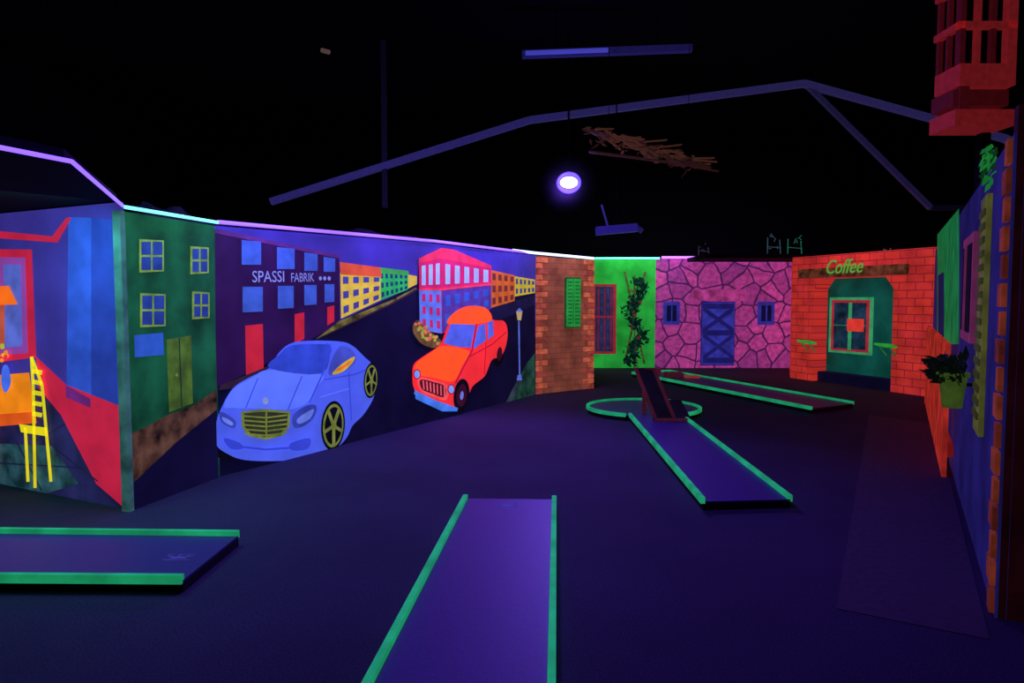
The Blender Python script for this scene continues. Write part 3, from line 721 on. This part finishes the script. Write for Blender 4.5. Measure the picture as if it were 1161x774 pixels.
b = B('stage_spotlight')
p, q = Vector(at(676, 262, 11.8)), Vector(at(722, 258, 11.8))
b.bar(p, q, .2, .13, plain('spot_body', (64, 50, 170), .5, e=.3)); b.bar(q, q+Vector((.08, -.02, -.06)), .16, .08, plain('spot_door', (60, 50, 140), .5, e=.2))
b.bar(Vector(at(682, 232, 11.8)), p+Vector((.2, 0, .05)), .03, .03, steel); b.bar(((p+q)/2)+Vector((0, 0, .05)), ((p+q)/2)+Vector((0, .2, 3.4)), .02, .02, black); b.done()
b = B('hanging_branches')
ws = [plain('slat_a', (150, 92, 72), .8, e=.14), plain('slat_b', (104, 60, 56), .8, e=.12), plain('dry_leaf', (120, 92, 64), .8, e=.12)]
for i in range(50):
    px = 666+i*2.5; py = 146+i*.75+random.uniform(-5, 8); Lp = random.uniform(10, 32)
    Yd = 10.2+random.uniform(-.25, .25)
    b.bar(at(px, py, Yd), at(px+Lp, py+random.uniform(-3, 12), Yd+.3), random.choice((.03, .06)), .02, random.choice(ws[:2]))
for i in range(90):
    t = random.random(); p = at(668+t*120, 148+t*34+random.uniform(-7, 11), 10.2+random.uniform(-.3, .3))
    b.leaf(p, (random.uniform(-1, 1), random.uniform(-1, 1), -random.random()*.6), random.uniform(.08, .2), .025, random.choice(ws))
b.bar(at(668, 172, 10.2), at(806, 190, 10.2), .05, .03, ws[1])
for px, py in ((690, 152), (780, 180)): P = Vector(at(px, py, 10.3)); b.bar(P, (P.x, P.y, 6), .008, .008, black)
b.done()
b = B('ceiling_stick'); P = Vector(at(365, 57, 9)); b.tube([P, P+Vector((.1, -.05, -.04))], .028, plain('sp', (150, 120, 110), .5, e=.25), 10); b.bar(P, (P.x, P.y, 6), .012, .012, black); b.done()  # small hanging stick, no lamp in it; faint self-glow in its material
b = B('terrace_platform'); b.box(4.2, 9.8, 15.36, 17.0, 2.56, 2.65, black); b.done()
def orn(px, py, wpx, hpx, col, k):
    b = B('wire_ornament'); m = fl(col, .28); Y = 16.2
    P = Vector(at(px, py, Y)); P.z = 2.655; s = Y/F; w = wpx*s; h = hpx*s
    r = random.Random(k)
    b.bar(P, P+Vector((0, 0, h*.8)), .016, .016, m); b.bar(P+Vector((w, 0, 0)), P+Vector((w*.9, 0, h*.7)), .016, .016, m)
    for i in range(5):
        a = P+Vector((r.uniform(0, w), 0, h*r.uniform(.3, 1))); b.bar(a, a+Vector((r.uniform(-.3, .3)*w, 0, r.uniform(-.2, .25)*h)), .014, .014, m)
    b.bar(P+Vector((0, 0, h*.4)), P+Vector((w, 0, h*.35)), .014, .014, m); b.done()
orn(870, 290, 15, 26, (90, 130, 150), 1); orn(893, 290, 16, 24, (60, 170, 130), 2); orn(792, 284, 12, 14, (90, 80, 120), 3); orn(1002, 288, 8, 10, (130, 130, 150), 4)

# ------------------------------------------------------------------ lights
def area(name, loc, tgt, size, e, col, size_y=None):
    l = bpy.data.lights.new(name, 'AREA'); l.energy = e; l.color = col; l.size = size
    if size_y: l.shape = 'RECTANGLE'; l.size_y = size_y
    o = bpy.data.objects.new(name, l); sc.collection.objects.link(o); o.location = loc
    o.rotation_euler = (Vector(tgt)-Vector(loc)).to_track_quat('-Z', 'Y').to_euler(); return o
V = (.22, .09, 1.0)
l = bpy.data.lights.new('uv_flood', 'SPOT'); l.energy = 650; l.color = V; l.spot_size = 1.9; l.spot_blend = .95; l.shadow_soft_size = .1
o = bpy.data.objects.new('uv_flood_lamp', l); sc.collection.objects.link(o); o.location = LP+toc*.12; o.rotation_euler = Vector((-.4, -1, -.55)).to_track_quat('-Z', 'Y').to_euler()
l = bpy.data.lights.new('uv_bulb', 'POINT'); l.energy = 16; l.color = (.26, .16, 1); l.shadow_soft_size = .06
o = bpy.data.objects.new('uv_bulb_lamp', l); sc.collection.objects.link(o); o.location = LP+toc*.14
area('floor_violet_fill', (-1.0, 5.2, 5.6), (-.6, 4.6, 0), 1.2, 130, V)  # unseen fill added overhead for the violet glow on the floor
area('facade_glow_fill', (-2.35, 5.8, 2.7), (-2.9, 6.0, 1.9), .7, 7, (.4, 1, .7))  # added green light, imitates the facade paint fluorescing near its top
area('floor_teal_fill', (-3.3, 4.9, 2.3), (-4.1, 5.6, 0), .8, 22, (.2, .9, .8))  # added teal light, imitates the green glow reflected onto the floor
area('led_wash_green_wall', (3, 16.5, 2.9), (3, 17.1, 2.2), 1.4, 14, (.7, 1, .7))
area('led_wash_stone_wall', (5, 16.6, 2.95), (5, 17.1, 2.3), 2.6, 14, (.7, .4, 1), .3)
area('coffee_wash', (5.95, 13.0, 2.85), (6.5, 13.3, 2.2), 1.6, 8, (1, .5, .6))  # reddish area light on the upper coffee house front
for t in (.1, .35, .6, .85):
    P = WBD.a+WBD.X*(WBD.L*t); area('led_wash_mural', (P.x+.3, P.y-.25, 2.6), (P.x-.2, P.y+.1, 2.2), .8, 8, (.4, .3, 1))
P = (WDE.a+WDE.b)/2; area('led_wash_tower', (P.x+.2, P.y-.3, 2.65), (P.x, P.y, 2.1), .8, 6, (.9, .8, 1))
w = bpy.data.worlds.new('world'); sc.world = w; w.use_nodes = True
w.node_tree.nodes['Background'].inputs[0].default_value = (.01, .006, .03, 1); w.node_tree.nodes['Background'].inputs[1].default_value = .2
